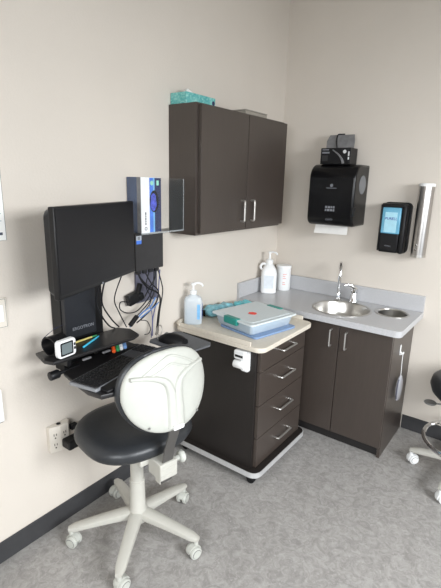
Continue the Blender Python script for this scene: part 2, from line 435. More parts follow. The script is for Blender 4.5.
fc = thing('faucet', 'chrome gooseneck faucet with a separate lever behind the round sink', 'faucet', (.565, -.105, CZ + .0005))
sp = MB(); sp.lathe([(0, 0), (.024, 0), (.024, .006), (.017, .012), (.016, .05), (.012, .058), (0, .058)], n=24)
sp.build('base', CHROME, fc)
dx, dy = .04, -.10
sp = MB(); sp.tube([(0, 0, .05), (0, 0, .15), (0, 0, .222), (dx * .12, dy * .12, .252), (dx * .45, dy * .45, .268), (dx * .85, dy * .85, .245), (dx, dy, .2), (dx, dy, .185)], .0105, n=12, smooth=5)
sp.cyl((dx, dy, .165), (dx, dy, .19), .0135, n=16)
sp.build('spout', CHROME, fc)
lx, ly = .098, .03
lv = MB(); lv.lathe([(0, 0), (.03, 0), (.03, .006), (.024, .014), (.023, .055), (.019, .066), (.024, .075), (.023, .095), (.012, .105), (0, .107)], n=24, M=T((lx, ly, 0)))
lv.tube([(lx, ly, .09), (lx - .012, ly - .012, .112), (lx - .035, ly - .03, .122), (lx - .055, ly - .05, .114)], .008, n=10, smooth=4, rad=lambda t: .013 - .005 * t)
lv.build('lever', CHROME, fc)

# jug and tub
jg = thing('soap_jug', 'white gallon pump jug in the left corner of the counter', 'jug', (.082, -.235, CZ + .0005), math.radians(32))
b = MB()
def sec(w, d, z, n=32, e=4.0):
    out = []
    for k in range(n):
        a = 2 * PI * k / n; c, s_ = math.cos(a), math.sin(a)
        out.append((math.copysign(abs(c) ** (2 / e), c) * w, math.copysign(abs(s_) ** (2 / e), s_) * d, z))
    return out
b.loft([sec(.05, .05, 0), sec(.056, .056, .006), sec(.057, .057, .14), sec(.05, .052, .17), sec(.034, .036, .198, e=3), sec(.022, .022, .212, e=2), sec(.02, .02, .222, e=2)])
b.build('bottle', WHITE, jg)
b = MB(); b.tube([(-.045, 0, .165), (-.062, 0, .18), (-.056, 0, .205), (-.036, 0, .21), (-.018, 0, .2)], .009, n=10); b.build('grip', WHITE, jg)
b = MB(); b.lathe([(0, .218), (.026, .218), (.026, .24), (.012, .244), (.008, .25), (.006, .285), (.012, .287), (.012, .3), (0, .301)], n=20)
b.tube([(0, 0, .294), (.02, -.015, .298), (.045, -.03, .294), (.05, -.033, .282)], .006, n=8); b.build('pump', WHITE, jg)
b = MB(); b.box((.0575, -.035, .04), (.0582, .035, .135)); b.box((-.035, -.0582, .04), (.035, -.0575, .135)); b.build('wrap_label', JLAB, jg)
tu = thing('wipes_tub', 'white round wipes tub behind the pump jug in the corner', 'tub', (.118, -.082, CZ + .0005))
b = MB(); b.lathe([(0, 0), (.051, 0), (.054, .004), (.054, .165), (.05, .17), (0, .17)], n=40); b.build('body', WHITE, tu)
b = MB(); b.lathe([(0, .1705), (.057, .1705), (.057, .182), (.054, .186), (.02, .188), (0, .188)], n=40); b.build('lid', WHITE, tu)
for k, (z, w) in enumerate(((.12, .5), (.105, .35), (.09, .45), (.06, .3), (.045, .4))):
    a0 = -1.15; b = MB()
    b.loft([[(.0545 * math.cos(a0 + t * w), .0545 * math.sin(a0 + t * w), z + dz) for t, dz in ((0, 0), (.33, 0), (.66, 0), (1, 0), (1, .006), (.66, .006), (.33, .006), (0, .006))],
            [(.0548 * math.cos(a0 + t * w), .0548 * math.sin(a0 + t * w), z + dz) for t, dz in ((0, 0), (.33, 0), (.66, 0), (1, 0), (1, .006), (.66, .006), (.33, .006), (0, .006))]])
    b.build('printed_line', REDTX, tu)

# hook and hanging pouch on the cabinet's side
hk = thing('adhesive_hook', 'small white adhesive hook on the right side of the sink cabinet', 'hook', (LK + .0005, -.295, .66))
b = MB(); b.box((0, -.009, -.03), (.004, .009, .035), .003); b.build('plate', WHITE, hk)
b = MB(); b.tube([(.003, 0, -.008), (.014, 0, -.02), (.02, 0, -.018), (.022, 0, -.006)], .004); b.tube([(.01, -.02, -.02), (.014, 0, -.017), (.01, .02, -.02)], .0035); b.build('hook', WHITE, hk)
hp = thing('hanging_pouch', 'clear oval plastic piece hanging by a strand from the white hook', 'pouch', (LK + .0225, -.29, .33))
b = MB(); b.tube([(-.003, -.004, .305), (-.003, -.002, .26), (-.001, 0, .205), (.0, .001, .165)], .002, n=6); b.build('strand', WHITE, hp)
b = MB(); b.lathe([(0, 0), (.6, .012), (.9, .05), (1, .09), (.85, .13), (.5, .158), (.2, .17), (0, .172)], n=24, sx=.017, sy=.05); b.build('pouch', BAGM, hp)
b = MB(); b.tube([(.0, 0, .168), (.0, -.035, .14), (.0, -.049, .09), (.0, -.036, .03), (.0, 0, .005)], .004, n=6); b.build('edge_band', LILAC, hp)

# ------------------------------------------------------------------ drawer cart
CA = (.30, -.88, 0)
ca = thing('drawer_cart', 'dark brown rolling cart with four drawers and a beige lipped top', 'cart', CA)
def A(x, y, z): return (x - CA[0], y - CA[1], z)
CTZ = .82
b = MB(); b.box(A(.05, -1.135, .085), A(.556, -.61, .785), .0015); b.build('carcass', LAMD, ca)
b = MB(); b.prism([(x - CA[0], y - CA[1]) for x, y in rrect(.018, -1.17, .612, -.575, .05, 6)], .055, .0845); b.build('base_deck', LAMD, ca)
b = MB()
rr0 = rrect(.018, -1.17, .612, -.575, .05, 6); rr1 = rrect(.014, -1.174, .616, -.571, .054, 6)
b.plate([(x - CA[0], y - CA[1]) for x, y in rr1], [[(x - CA[0], y - CA[1]) for x, y in rr0]], .053, .0835); b.build('edge_trim', ALU, ca)
zz = [(.66, .783), (.464, .656), (.268, .46), (.09, .264)]
for z0, z1 in zz:
    b = MB(); b.box(A(.557, -1.122, z0), A(.577, -.611, z1), .0015); d = b.build('drawer', LAM, ca)
    zc = (z0 + z1) / 2 + .01
    bow_handle(d, A(.576, -.925, zc), A(.576, -.775, zc), (.03, 0, 0))
b = MB()
ro = rrect(.012, -1.172, .612, -.578, .05, 6)
b.prism([(x - CA[0], y - CA[1]) for x, y in ro], .7855, .812, .004, seg=2)
b.build('top', CARTTOP, ca)
b = MB()
b.box(A(.05, -1.172, .8125), A(.54, -1.162, .836), .002)
b.box(A(.05, -.588, .8125), A(.54, -.578, .836), .002)
b.box(A(.012, -1.13, .8125), A(.022, -.62, .836), .002)
for sy, cy in ((-1, -1.122), (1, -.628)):
    b.tube([A(.017, cy, .8242), A(.0295, cy + sy * .030, .8242), A(.06, cy + sy * .045, .8242)], .0112, n=10, smooth=4)
b.build('top_lip', CARTTOP, ca)
for x, y in ((.07, -1.125), (.562, -1.138), (.07, -.63), (.56, -.63)):
    b = MB(); b.cyl(A(x, y - .014, .0255), A(x, y + .014, .0255), .025, n=20, bev=.004); b.box(A(x - .012, y - .016, .03), A(x + .016, y + .016, .0545), .003); b.build('caster', BLACK, ca)

td = thing('tape_dispenser', 'small white dispenser with a dark slot stuck on the cart side', 'dispenser', (.487, -1.136, .717))
b = MB(); b.prism(rrect(-.012, -.06, .036, .054, .01, 4), 0, .02, .002, M=FY); b.build('back_plate', WHITE, td)
b = MB(); b.cyl((-.05, -.022, -.026), (.02, -.022, -.026), .022, n=24, bev=.003); b.build('roll', PAPER, td)
b = MB(); b.prism(rrect(-.05, .004, .02, .056, .012, 4), 0, .034, .006, M=FY); b.build('hood', WHITE, td)
b = MB(); b.box((-.04, -.0355, .018), (.008, -.0335, .03)); b.build('slot', DARK, td)

# sanitizer bottle, teal packs, storage box
sb = thing('sanitizer_bottle', 'clear pump bottle of hand sanitizer on the left corner of the cart', 'bottle', (.075, -1.075, .8125), math.radians(40)); sb.scale = (1.05, 1.05, 1.12)
b = MB(); b.loft([sec(.045, .027, 0), sec(.05, .031, .006), sec(.05, .031, .125), sec(.042, .027, .143), sec(.018, .018, .155, e=2), sec(.016, .016, .163, e=2)]); b.build('bottle', BOTTLE, sb)
b = MB(); b.loft([sec(.043, .025, .004), sec(.0475, .0285, .008), sec(.0475, .0285, .075), sec(.0475, .0285, .0755)]); b.build('gel', GEL, sb)
b = MB(); b.lathe([(0, .16), (.019, .16), (.019, .178), (.008, .182), (.006, .184), (.006, .205), (.014, .207), (.014, .217), (0, .219)], n=20)
b.tube([(0, 0, .212), (.025, 0, .217), (.045, 0, .212), (.052, 0, .2)], .0055, n=8); b.build('pump', WHITE, sb)
b = MB(); b.box((.0505, -.02, .03), (.0512, .02, .11)); b.build('side_label', BLUE, sb)
b = MB(); b.box((.022, -.0322, .03), (.038, -.0315, .11)); b.build('front_label', LBLUE, sb)

def crumple(name, w, l, hgt, m, label, loc, rz, seed, endm=None):
    t = thing(name, label, 'pack', loc, math.radians(rz), 'teal plastic packs on the cart')
    bm = MB(); rings = []
    for i in range(25):
        u = i / 24; e = min(1, (min(u, 1 - u) / .14)) ** .5 if 0 < u < 1 else 0
        ring = []
        for k in range(24):
            a = 2 * PI * k / 24
            nz = noise.noise(Vector((u * 6 + seed, math.cos(a) * 1.7, math.sin(a) * 1.7))) * .45
            c, s_ = math.cos(a), math.sin(a)
            x = math.copysign(abs(c) ** .6, c) * w / 2 * (.8 + .2 * e) * (1 + nz * .3)
            z = (math.copysign(abs(s_) ** .6, s_) * .5 * (.12 + .88 * e) + .5) * hgt
            z = max(0, z * (1 + nz * .55 * max(0, s_)))
            ring.append((x, (u - .5) * l, z + .0005))
        rings.append(ring)
    bm.loft(rings); bm.build('wrapper', m, t, sharp=70)
    if endm:
        b2 = MB(); b2.box((-w / 2 * .8, -l / 2 - .002, .004), (-w / 2 * .2, -l / 2 + .004, hgt * .7), .002); b2.build('end_seal', endm, t)
    return t
crumple('wipes_pack', .085, .22, .062, TEALG, 'grey-teal plastic-wrapped pack against the wall at the back of the cart', (.08, -.83, .8125), -8, 1.3, BLACK)
crumple('wipes_pack', .08, .13, .055, TEALW, 'bright teal crumpled wrapper between the storage box and the splash', (.135, -.645, .8125), -12, 5.1)

bt = thing('tray', 'shallow blue plastic tray under the clear storage box', 'tray', (.398, -.882, .8125), math.radians(-12))
b = MB(); b.prism(rrect(-.145, -.165, .15, .17, .02, 4), 0, .012, .003); b.build('base', BLUET, bt)
sx_ = thing('storage_box', 'clear plastic storage box with frosted lid and teal latches on the cart', 'storage box', (.37, -.875, .825), math.radians(-12))
b = MB()
def rr3(x, y, z, r): return [(p, q, z) for p, q in rrect(-x, -y, x, y, r, 5)]
b.loft([rr3(.137, .157, 0, .02), rr3(.14, .16, .003, .02), rr3(.152, .172, .058, .02), rr3(.149, .169, .058, .02), rr3(.137, .157, .004, .02)]); b.build('tub', FROST, sx_)
b = MB(); b.prism(rrect(-.167, -.187, .167, .187, .018, 5), .0585, .068, .003); b.build('lid', FROSTL, sx_)
b = MB(); b.prism(rrect(-.14, -.16, .14, .16, .018, 5), .0682, .0712, .0015); b.build('lid_panel', FROSTL, sx_)
b = MB(); b.box((-.1, -.1, .002), (.09, .11, .03), .004); b.build('contents', BLUESOAPL, sx_)
for s in (-1, 1):
    b = MB(); b.box((-.052, s * .1705, .035), (.052, s * .193, .0705), .005); b.box((-.052, s * .16, .0685), (.052, s * .19, .074), .002); o = b.build('latch', TEAL, sx_); o['label'] = 'teal plastic latch'
b = MB(); b.prism([(.026 * math.cos(2 * PI * k / 14) * (1 + .15 * math.sin(3 * k)), .024 * math.sin(2 * PI * k / 14)) for k in range(14)], .0713, .0718, M=T((.015, -.03, 0))); o = b.build('sticker', RED, sx_); o['label'] = 'red sticker on the lid'

# ------------------------------------------------------------------ towel dispenser, soap dispenser, cup tube
pt = thing('towel_dispenser', 'black wall paper towel dispenser with a sheet of towel hanging out', 'paper towel dispenser', (.506, 0, 1.36))
prof = []
for k in range(9):
    a = PI / 2 * k / 8; prof.append((-.24 + .085 * (1 - math.sin(a)), .385 - .085 * (1 - math.cos(a)) if False else .30 + .085 * math.sin(a)) if False else (-.155 - .085 * math.cos(a), .30 + .085 * math.sin(a)))
prof = [(-.001, 0), (-.19, 0)] + [(-.19 - .05 * math.sin(PI / 2 * k / 4), .05 - .05 * math.cos(PI / 2 * k / 4)) for k in range(1, 5)] + prof + [(-.001, .385)]
def ext_x(prof, x0, x1, bev, m, mm=None, bmb=None):
    t = bmesh.new(); vs = [t.verts.new((x0, y, z)) for y, z in prof]; f = t.faces.new(vs)
    r_ = bmesh.ops.extrude_face_region(t, geom=[f])
    for v in r_['geom']:
        if isinstance(v, bmesh.types.BMVert): v.co.x = x1
    bmesh.ops.recalc_face_normals(t, faces=t.faces[:])
    if bev:
        ed = [e for e in t.edges if abs(e.verts[0].co.x - e.verts[1].co.x) < 1e-6]
        bmesh.ops.bevel(t, geom=ed, offset=bev, segments=3, affect='EDGES', profile=.5)
    return bmb.add(t, None, m, True)
b = MB(); ext_x(prof, -.157, .152, .014, None, bmb=b); b.build('cover', GLOSS, pt)
b = MB(); b.cyl((.1505, -.115, .262), (.154, -.115, .262), .058, n=36); o = b.build('side_window', SMOKE, pt); o['label'] = 'round smoked side window'
b = MB(); b.cyl((.1502, -.115, .262), (.1525, -.115, .262), .044, n=36); b.build('roll_end', LABELG, pt)
b = MB(); b.box((.138, -.243, .07), (.156, -.2, .125), .004); b.build('latch', BLACK, pt)
b = MB(); b.loft([[(-.135, -.135, -.001), (.09, -.135, -.001), (.09, -.133, -.001), (-.135, -.133, -.001)], [(-.137, -.14, -.03), (.092, -.14, -.03), (.092, -.138, -.03), (-.137, -.138, -.03)], [(-.138, -.152, -.062), (.094, -.15, -.058), (.094, -.148, -.058), (-.138, -.15, -.062)]]); o = b.build('towel_sheet', FOAMW, pt); o['label'] = 'white paper towel hanging from the slot'
b = MB(); b.cyl((0, -.2405, .255), (0, -.2415, .255), .01, n=20); b.build('logo', TXTG, pt)
b = MB(); b.box((-.034, -.2412, .2365), (.034, -.2402, .2405)); b.build('maker_line', TXTG, pt)
for z0, cells in ((.113, ((-.032, -.018), (-.014, .002), (.006, .016), (.02, .032))), (.094, ((-.032, -.022), (-.018, .0), (.004, .018), (.022, .032)))):
    for x0, x1 in cells: b = MB(); b.box((x0, -.2412, z0), (x1, -.2402, z0 + .014), .0004); b.build('printed_mark', TXTG, pt)
b = MB(); b.ring((0, -.2402, .042), .022, .0015, (0, 1, 0), m=None, k=6); b.bm.verts.ensure_lookup_table()
for v in b.bm.verts: v.co.z = .042 + (v.co.z - .042) * .35
b.build('oval_badge', TXTG, pt)
b = MB(); b.box((-.013, -.2412, .0405), (.013, -.2402, .0435)); b.build('badge_line', TXTG, pt)

gb = thing('glove_carton', 'black printed carton standing on top of the towel dispenser', 'box', (.492, -.13, 1.7455))
b = MB(); b.box((-.1, -.06, 0), (.098, .06, .1), .003); b.build('carton', BLACK, gb)
b = MB(); b.tube([(-.02, -.0602, .088), (.02, -.0602, .06), (.045, -.0602, .03), (.055, -.0602, .004)], .004, n=6, rad=lambda t: .003 + .006 * t); b.build('swoosh', ADHES, gb)
b = MB(); b.box((-.09, -.0608, .066), (-.04, -.0602, .076)); b.build('print', TXTG, gb)
b = MB(); b.box((-.09, -.0608, .02), (-.05, -.0602, .055)); b.build('print', PCB, gb)
b = MB(); b.cyl((.06, -.0602, .076), (.06, -.0612, .076), .011, n=20); b.box((.083, -.0612, .05), (.092, -.0602, .076)); b.box((.083, -.0612, .028), (.092, -.0602, .044)); b.build('badge', TXTW, gb)
b = MB(); b.box((-.09, -.0608, .086), (-.045, -.0602, .092)); b.build('printed_mark', TXTG, gb)
pk = thing('sheet_stack', 'grey translucent packet leaning upright on top of the black carton', 'packet', (.475, -.105, 1.846))
b = MB(); b.loft([[(-.085, -.002, 0), (.1, -.002, 0), (.1, .006, 0), (-.085, .006, 0)], [(-.09, .012, .05), (.098, .012, .05), (.098, .018, .05), (-.09, .018, .05)], [(-.08, .035, .088), (.085, .035, .088), (.085, .039, .088), (-.08, .039, .088)]]); b.build('packet', ADHES, pk)
b = MB(); b.tube([(-.01, -.005, .002), (-.022, .008, .05), (-.025, .031, .088), (.0, .036, .091), (.02, .036, .091)], .004, n=6); b.build('dark_strip', BLACK, pk)

so = thing('soap_dispenser', 'black wall soap dispenser with blue soap refill window', 'soap dispenser', (.862, 0, 1.208))
b = MB(); b.prism(rrect(-.08, -.004, .092, .315, .03, 6), .001, .03, .004, M=FY); b.build('back_plate', BLACK, so)
b = MB(); ext_x([(-.0305, .01), (-.092, .004), (-.1, .02), (-.1, .12), (-.0305, .12)], -.066, .05, .008, None, bmb=b); b.build('lower_cover', BLACK, so)
b = MB(); b.box((.051, -.098, .0), (.083, -.0305, .305), .012); b.box((-.076, -.098, .01), (-.067, -.0305, .3), .004); b.box((-.07, -.098, .285), (.07, -.0305, .308), .006); b.build('shroud', BLACK, so)
b = MB(); b.box((-.066, -.096, .1205), (.05, -.032, .2845), .008); o = b.build('refill', BLUESOAP, so); o['label'] = 'blue soap refill behind the window'
b = MB(); b.box((-.045, -.0972, .13), (.03, -.0965, .255), .0003); b.build('refill_label', BLUESOAPL, so)
text('lettering', 'PURELL', .023, T((-.006, -.0976, .215)) @ FY, TXTP, so)
text('lettering', 'PURELL', .012, T((-.008, -.1008, .045)) @ FY, TXTG, so)

cu = thing('cup_dispenser', 'tall brushed steel tube cup dispenser on the wall', 'cup dispenser', (1.03, -.053, 1.2))
b = MB(); b.lathe([(.041, .012), (.043, .014), (.043, .43), (.039, .43), (.039, .014)], n=40); b.build('tube', CUPST, cu)
b = MB(); b.lathe([(0, .442), (.043, .441), (.046, .436), (.046, .424), (.0435, .424), (.0435, .431), (0, .432)], n=40); b.build('cap', WHITE, cu)
b = MB(); b.lathe([(.035, 0), (.0445, 0), (.0445, .014), (.035, .014)], n=40); b.build('bottom_collar', STEEL, cu)
for z in (.05, .35): b = MB(); b.box((-.02, .038, z), (.02, .052, z + .04), .002); b.build('wall_bracket', STEEL, cu)
for z in (.045, .075): b = MB(); b.cyl((-.01, -.0415, z), (-.0105, -.0445, z), .005, n=12); b.build('rivet', CHROME, cu)

# ------------------------------------------------------------------ glove holder and box
gh = thing('glove_holder', 'clear acrylic glove box holder on the wall beside the wall cabinet', 'holder', (0, -1.35, 1.368))
y0, y1 = -.148, .152
b = MB(); b.box((.004, y0, 0), (.106, y0 + .003, .264), .0008); b.box((.004, y1 - .003, 0), (.106, y1, .264), .0008)
b.box((.106, y0, 0), (.109, y1, .264), .0008); b.build('shell', ACRYL, gh)
b = MB(); b.box((.004, y0, 0), (.105, y1, .004), .0008); b.build('bottom', ACRYL, gh)
b = MB(); b.box((.1055, y0, -.001), (.111, y1, .006), .0008); b.build('front_edge', ACRYLE, gh)
b = MB(); b.box((.105, y1 - .003, .006), (.1095, y1 + .0005, .264), .0008); b.build('corner_edge', ACRYLE, gh)
gx = thing('glove_box', 'upright white, blue and navy glove box in the acrylic holder', 'glove box', (.054, -1.425, 1.3725))
W_ = .066
b = MB(); b.box((-.048, -W_, 0), (.048, W_, .262), .002); b.build('carton', WHITE, gx)
b = MB(); b.box((-.0482, -W_ - .0006, .0), (.02, -W_ - .0001, .262), m=GREYBLUE); b.box((.02, -W_ - .0006, 0), (.046, -W_ - .0001, .262), m=ADHES); b.build('side_print', GREYBLUE, gx)
b = MB(); b.box((.0481, -.012, .002), (.0486, .018, .26)); b.build('blue_stripe', BLUE, gx)
b = MB(); b.box((.0481, .012, .002), (.0489, .022, .26)); b.build('green_stripe', LBLUE, gx)
b = MB(); b.box((.0481, .0225, .002), (.0486, W_, .26)); b.build('navy_panel', NAVY, gx)
b = MB(); b.prism([(.03 * math.cos(2 * PI * k / 32), .052 * math.sin(2 * PI * k / 32)) for k in range(32)], 0, .001, M=T((.0489, .018, .15)) @ FX); b.build('opening', DARK, gx)
b = MB(); b.prism([(-.004 + .02 * math.cos(2 * PI * k / 24) * (1 + .12 * math.sin(5 * k)), -.004 + .042 * math.sin(2 * PI * k / 24)) for k in range(24)], 0, .0015, .0005, M=T((.0499, .016, .15)) @ FX); b.build('gloves', VIOLET, gx)
b = MB(); b.cyl((.0486, .004, .236), (.0494, .004, .236), .011, n=20); b.box((.0487, .0345, .225), (.0493, .05, .248)); b.build('badge', MINT, gx)
b = MB(); b.ring((.0484, -.038, .022), .007, .0015, (1, 0, 0), n=20, k=6); b.build('logo', TXTD, gx)
for z0, z1 in ((.04, .05), (.053, .06), (.063, .075), (.078, .084), (.087, .1)):
    b = MB(); b.box((.0481, -.042, z0), (.0486, -.035, z1)); b.build('printed_mark', TXTD, gx)

# ------------------------------------------------------------------ mini computer and its bracket
pc = thing('mini_computer', 'small dark grey mini computer mounted on the wall below the glove holder', 'computer', (.02, -1.43, 1.186)); pc.scale = (1, 1.04, 1.03)
b = MB(); b.box((.034, -.088, .003), (.07, .092, .178), .003); b.build('case', PCB, pc)
b = MB(); b.box((-.0195, -.085, .01), (.0335, -.075, .172)); b.box((-.0195, -.085, .164), (.0335, .086, .172)); b.build('mount', BLACK, pc)
b = MB(); b.box((.0702, -.083, .132), (.0707, -.052, .149), m=BLUE); b.box((.0702, -.083, .149), (.0707, -.052, .17), m=LABELG); b.build('sticker', BLUE, pc)
b = MB(); b.box((.07025, -.076, .152), (.0709, -.059, .167)); b.build('code_patch', TXTG, pc)
b = MB(); b.cyl((.05, .092, .055), (.05, .1, .055), .006, n=14, bev=.001); b.build('knob', BLACK, pc)
for k, yy in enumerate((-.06, -.02, .02, .06)): b = MB(); b.box((.044, yy - .012, -.016), (.06, yy + .012, .004), .002); b.build('plug', CABLE, pc)
pl = tag(MB().box((.001, -1.455, 1.0), (.016, -1.305, 1.165), .003).build('cord_plate', LILAC), 'grey-lilac metal plate on the wall below the mini computer', 'plate')
pb = thing('power_adapter', 'black power adapter hanging on the wall below the mini computer', 'power adapter', (.028, -1.485, 1.04)); pb.scale = (.8, .8, .8)
b = MB(); b.box((-.02, -.055, -.035), (.02, .03, .035), .006, M=RX(12)); b.build('body', BLACK, pb)
b = MB(); b.box((-.012, .005, .03), (.012, .035, .1), .005, M=RX(-22)); b.build('inlet_plug', BLACK, pb)
b = MB(); b.box((-.018, .035, -.045), (.012, .075, .0), .005, M=RX(20)); b.build('outlet_plug', BLACK, pb)

# ------------------------------------------------------------------ monitor
MZ = 1.375
mo = thing('monitor', 'large black flat screen monitor angled out from the left wall', 'monitor', (.251, -1.848, MZ - .004), math.radians(110))
b = MB(); b.box((-.276, .0, -.160), (.276, .024, .160), .004); b.build('bezel', BEZEL, mo)
b = MB(); b.box((-.270, -.0012, -.144), (.270, -.0002, .154)); o = b.build('screen', SCREEN, mo)
b = MB(); b.loft([[(x * 1.0, .0245, z) for x, z in rrect(-.272, -.156, .272, .156, .02, 4)], [(x, .05, z) for x, z in rrect(-.266, -.15, .266, .15, .03, 4)], [(x, .06, z) for x, z in rrect(-.2, -.1, .2, .1, .03, 4)]]); b.build('back_shell', BLACK, mo)
b = MB(); b.cyl((.0, -.0002, -.154), (.0, -.0012, -.154), .005, n=16); b.build('logo', TXTG, mo)
b = MB(); b.box((-.05, .0605, -.05), (.05, .068, .05), .003); b.box((-.03, .068, -.03), (.03, .12, .03), .006); b.build('mount_plate', BLACK, mo)

# ------------------------------------------------------------------ wall workstation
ws = thing('workstation', 'black wall-mounted sit-stand column with shelf and keyboard tray', 'workstation', (0, -1.85, .85))
def Wp(x, y, z): return (x, y + 1.85, z - .85)
b = MB(); b.box(Wp(.001, -1.932, .80), Wp(.07, -1.715, 1.39), .004); b.build('back_channel', BLACK, ws)
b = MB(); b.box(Wp(.0705, -1.93, .955), Wp(.1, -1.775, 1.385), .005); b.build('front_cover', COLUMN, ws)
text('lettering', 'ERGOTRON', .02, T(Wp(.1005, -1.845, .995)) @ FX, TXTG, ws)
b = MB(); b.cyl(Wp(.1, -1.862, 1.155), Wp(.103, -1.862, 1.155), .006, n=14); b.build('screw', NICKEL, ws)
b = MB(); b.box(Wp(.1, -1.90, 1.17), Wp(.125, -1.80, 1.235), .004); b.box(Wp(.1, -1.88, 1.3), Wp(.135, -1.8, 1.40), .004); b.build('carriage', BLACK, ws)
SZ = .945
b = MB(); b.prism([(p[0], p[1]) for p in [Wp(x, y, 0) for x, y in [(.10, -2.075), (.20, -2.1), (.24, -2.085), (.262, -1.70), (.245, -1.655), (.16, -1.63), (.101, -1.66)]]], SZ - .85 - .014, SZ - .85, .004); b.build('shelf', SHELF, ws)
b = MB(); b.box(Wp(.105, -2.03, SZ - .06), Wp(.125, -1.72, SZ - .0145), .003); b.box(Wp(.125, -2.02, SZ - .045), Wp(.23, -2.0, SZ - .0145), .003); b.box(Wp(.125, -1.78, SZ - .045), Wp(.2, -1.765, SZ - .0145), .003)
b.build('shelf_bracket', BLACK, ws)
TZ = .88
b = MB(); b.prism([(p[0], p[1]) for p in [Wp(x, y, 0) for x, y in [(.215, -2.03), (.30, -2.05), (.42, -2.07), (.485, -2.06), (.512, -1.99), (.505, -1.86), (.46, -1.625), (.40, -1.61), (.20, -1.625), (.15, -1.70), (.16, -1.95)]]], TZ - .85 - .02, TZ - .85, .006); b.build('keyboard_tray', SHELF, ws)
b = MB(); b.box(Wp(.425, -2.04, TZ + .0005), Wp(.495, -1.9, TZ + .012), .005); b.build('palm_rest', BLACK, ws)
b = MB(); b.prism([(p[0], p[1]) for p in [Wp(x, y, 0) for x, y in [(.235, -1.575), (.25, -1.595), (.475, -1.60), (.497, -1.45), (.475, -1.42), (.27, -1.40), (.245, -1.42)]]], TZ - .85 + .004, TZ - .85 + .014, .003); b.build('mouse_tray', MPAD, ws)
b = MB(); b.box(Wp(.28, -1.66, TZ - .028), Wp(.36, -1.44, TZ - .0205), .002); b.box(Wp(.3, -1.53, TZ - .022), Wp(.34, -1.46, TZ + .0038), .002); b.build('mouse_tray_arm', BLACK, ws)
b = MB(); b.box(Wp(.1, -1.89, TZ - .06), Wp(.26, -1.8, TZ - .0205), .005); b.build('tray_arm', BLACK, ws)
b = MB(); b.cyl(Wp(.205, -2.085, TZ - .004), Wp(.205, -2.045, TZ - .004), .018, n=20, bev=.004); b.cyl(Wp(.205, -2.05, TZ - .004), Wp(.205, -1.95, TZ - .004), .008, n=12); b.build('tension_knob', BLACK, ws)
for yy in (-1.93, -1.83):
    b = MB(); b.box(Wp(.225, yy - .02, .905), Wp(.2365, yy + .02, .913), .002); b.build('clip', ADHES, ws)
b = MB(); b.box(Wp(.13, -1.82, .8855), Wp(.24, -1.655, .889), .001); b.box(Wp(.13, -1.82, .889), Wp(.134, -1.675, .926), .001); b.build('pen_tray', BLACK, ws)

# monitor arm ties the monitor to the column
b = MB(); b.box(Wp(.1005, -1.89, 1.33), Wp(.2, -1.815, 1.40), .01); b.build('monitor_arm', BLACK, ws)

# keyboard
kb = thing('keyboard', 'black keyboard with grey edge on the pull-out tray', 'keyboard', (.352, -1.853, TZ + .0008), math.radians(101))
b = MB(); b.prism(rrect(-.225, -.066, .225, .066, .008, 4), 0, .012, .003); b.build('body', KBODY, kb)
b = MB(); b.prism(rrect(-.218, -.059, .218, .059, .005, 3), .0122, .0132); b.build('key_deck', DECK, kb)
keym = None
rows = [(.047, [1.0] * 15), (.027, [1.0] * 13 + [2.0]), (.007, [1.5] + [1.0] * 12 + [1.5]), (-.013, [1.75] + [1.0] * 11 + [2.25]), (-.033, [2.25] + [1.0] * 10 + [2.75]), (-.052, [1.25] * 3 + [6.25] + [1.25] * 4)]
kmesh = {}
def keycap(w, x, y):
    k = round(w, 2)
    if k not in kmesh:
        b = MB(); hw_ = w * .0192 / 2 - .0014
        b.loft([[(px, py, 0) for px, py in rrect(-hw_, -.0085, hw_, .0085, .001, 1)], [(px, py, .0035) for px, py in rrect(-hw_ + .0012, -.0072, hw_ - .0012, .0075, .001, 1)]])
        o = b.build('key', KEY, kb); kmesh[k] = o.data
    else:
        o = bpy.data.objects.new('key', kmesh[k]); COL.objects.link(o); o.parent = kb
    o.location = (x, y, .0134)
for y, ws_ in rows:
    x = -.217; f = .288 / (sum(ws_) * .0192)
    for w in ws_:
        keycap(w * f, x + w * f * .0192 / 2, y); x += w * f * .0192
for r_ in range(5):
    for c in range(4):
        if r_ == 4 and c == 1: continue
        keycap(1.0, .151 + c * .0192, .047 - .0198 * r_ - (.02 if r_ > 3 else 0) * .9)
ms = thing('mouse', 'black computer mouse on the grey mouse tray', 'mouse', (.345, -1.535, TZ + .0145), math.radians(100)); ms.scale = (1.25, 1.2, 1.2)
b = MB(); rg = []
for i in range(9):
    t = i / 8; w = .03 * math.sin(PI * (.12 + .76 * t)) ** .4; hgt = .012 + .024 * math.sin(PI * (.1 + .75 * (1 - t) ** .9)) 
    rg.append([(w * math.cos(a) * (1 if math.sin(a) > 0 else 1), (t - .5) * .108, max(0, hgt * max(0, math.sin(a)) ** .7)) for a in [PI * k / 12 for k in range(13)]] )
b.loft(rg); b.build('shell', BLACK, ms)
b = MB(); b.cyl((-.004, .03, .026), (.004, .03, .026), .009, n=16); b.build('wheel', GREYRING, ms)

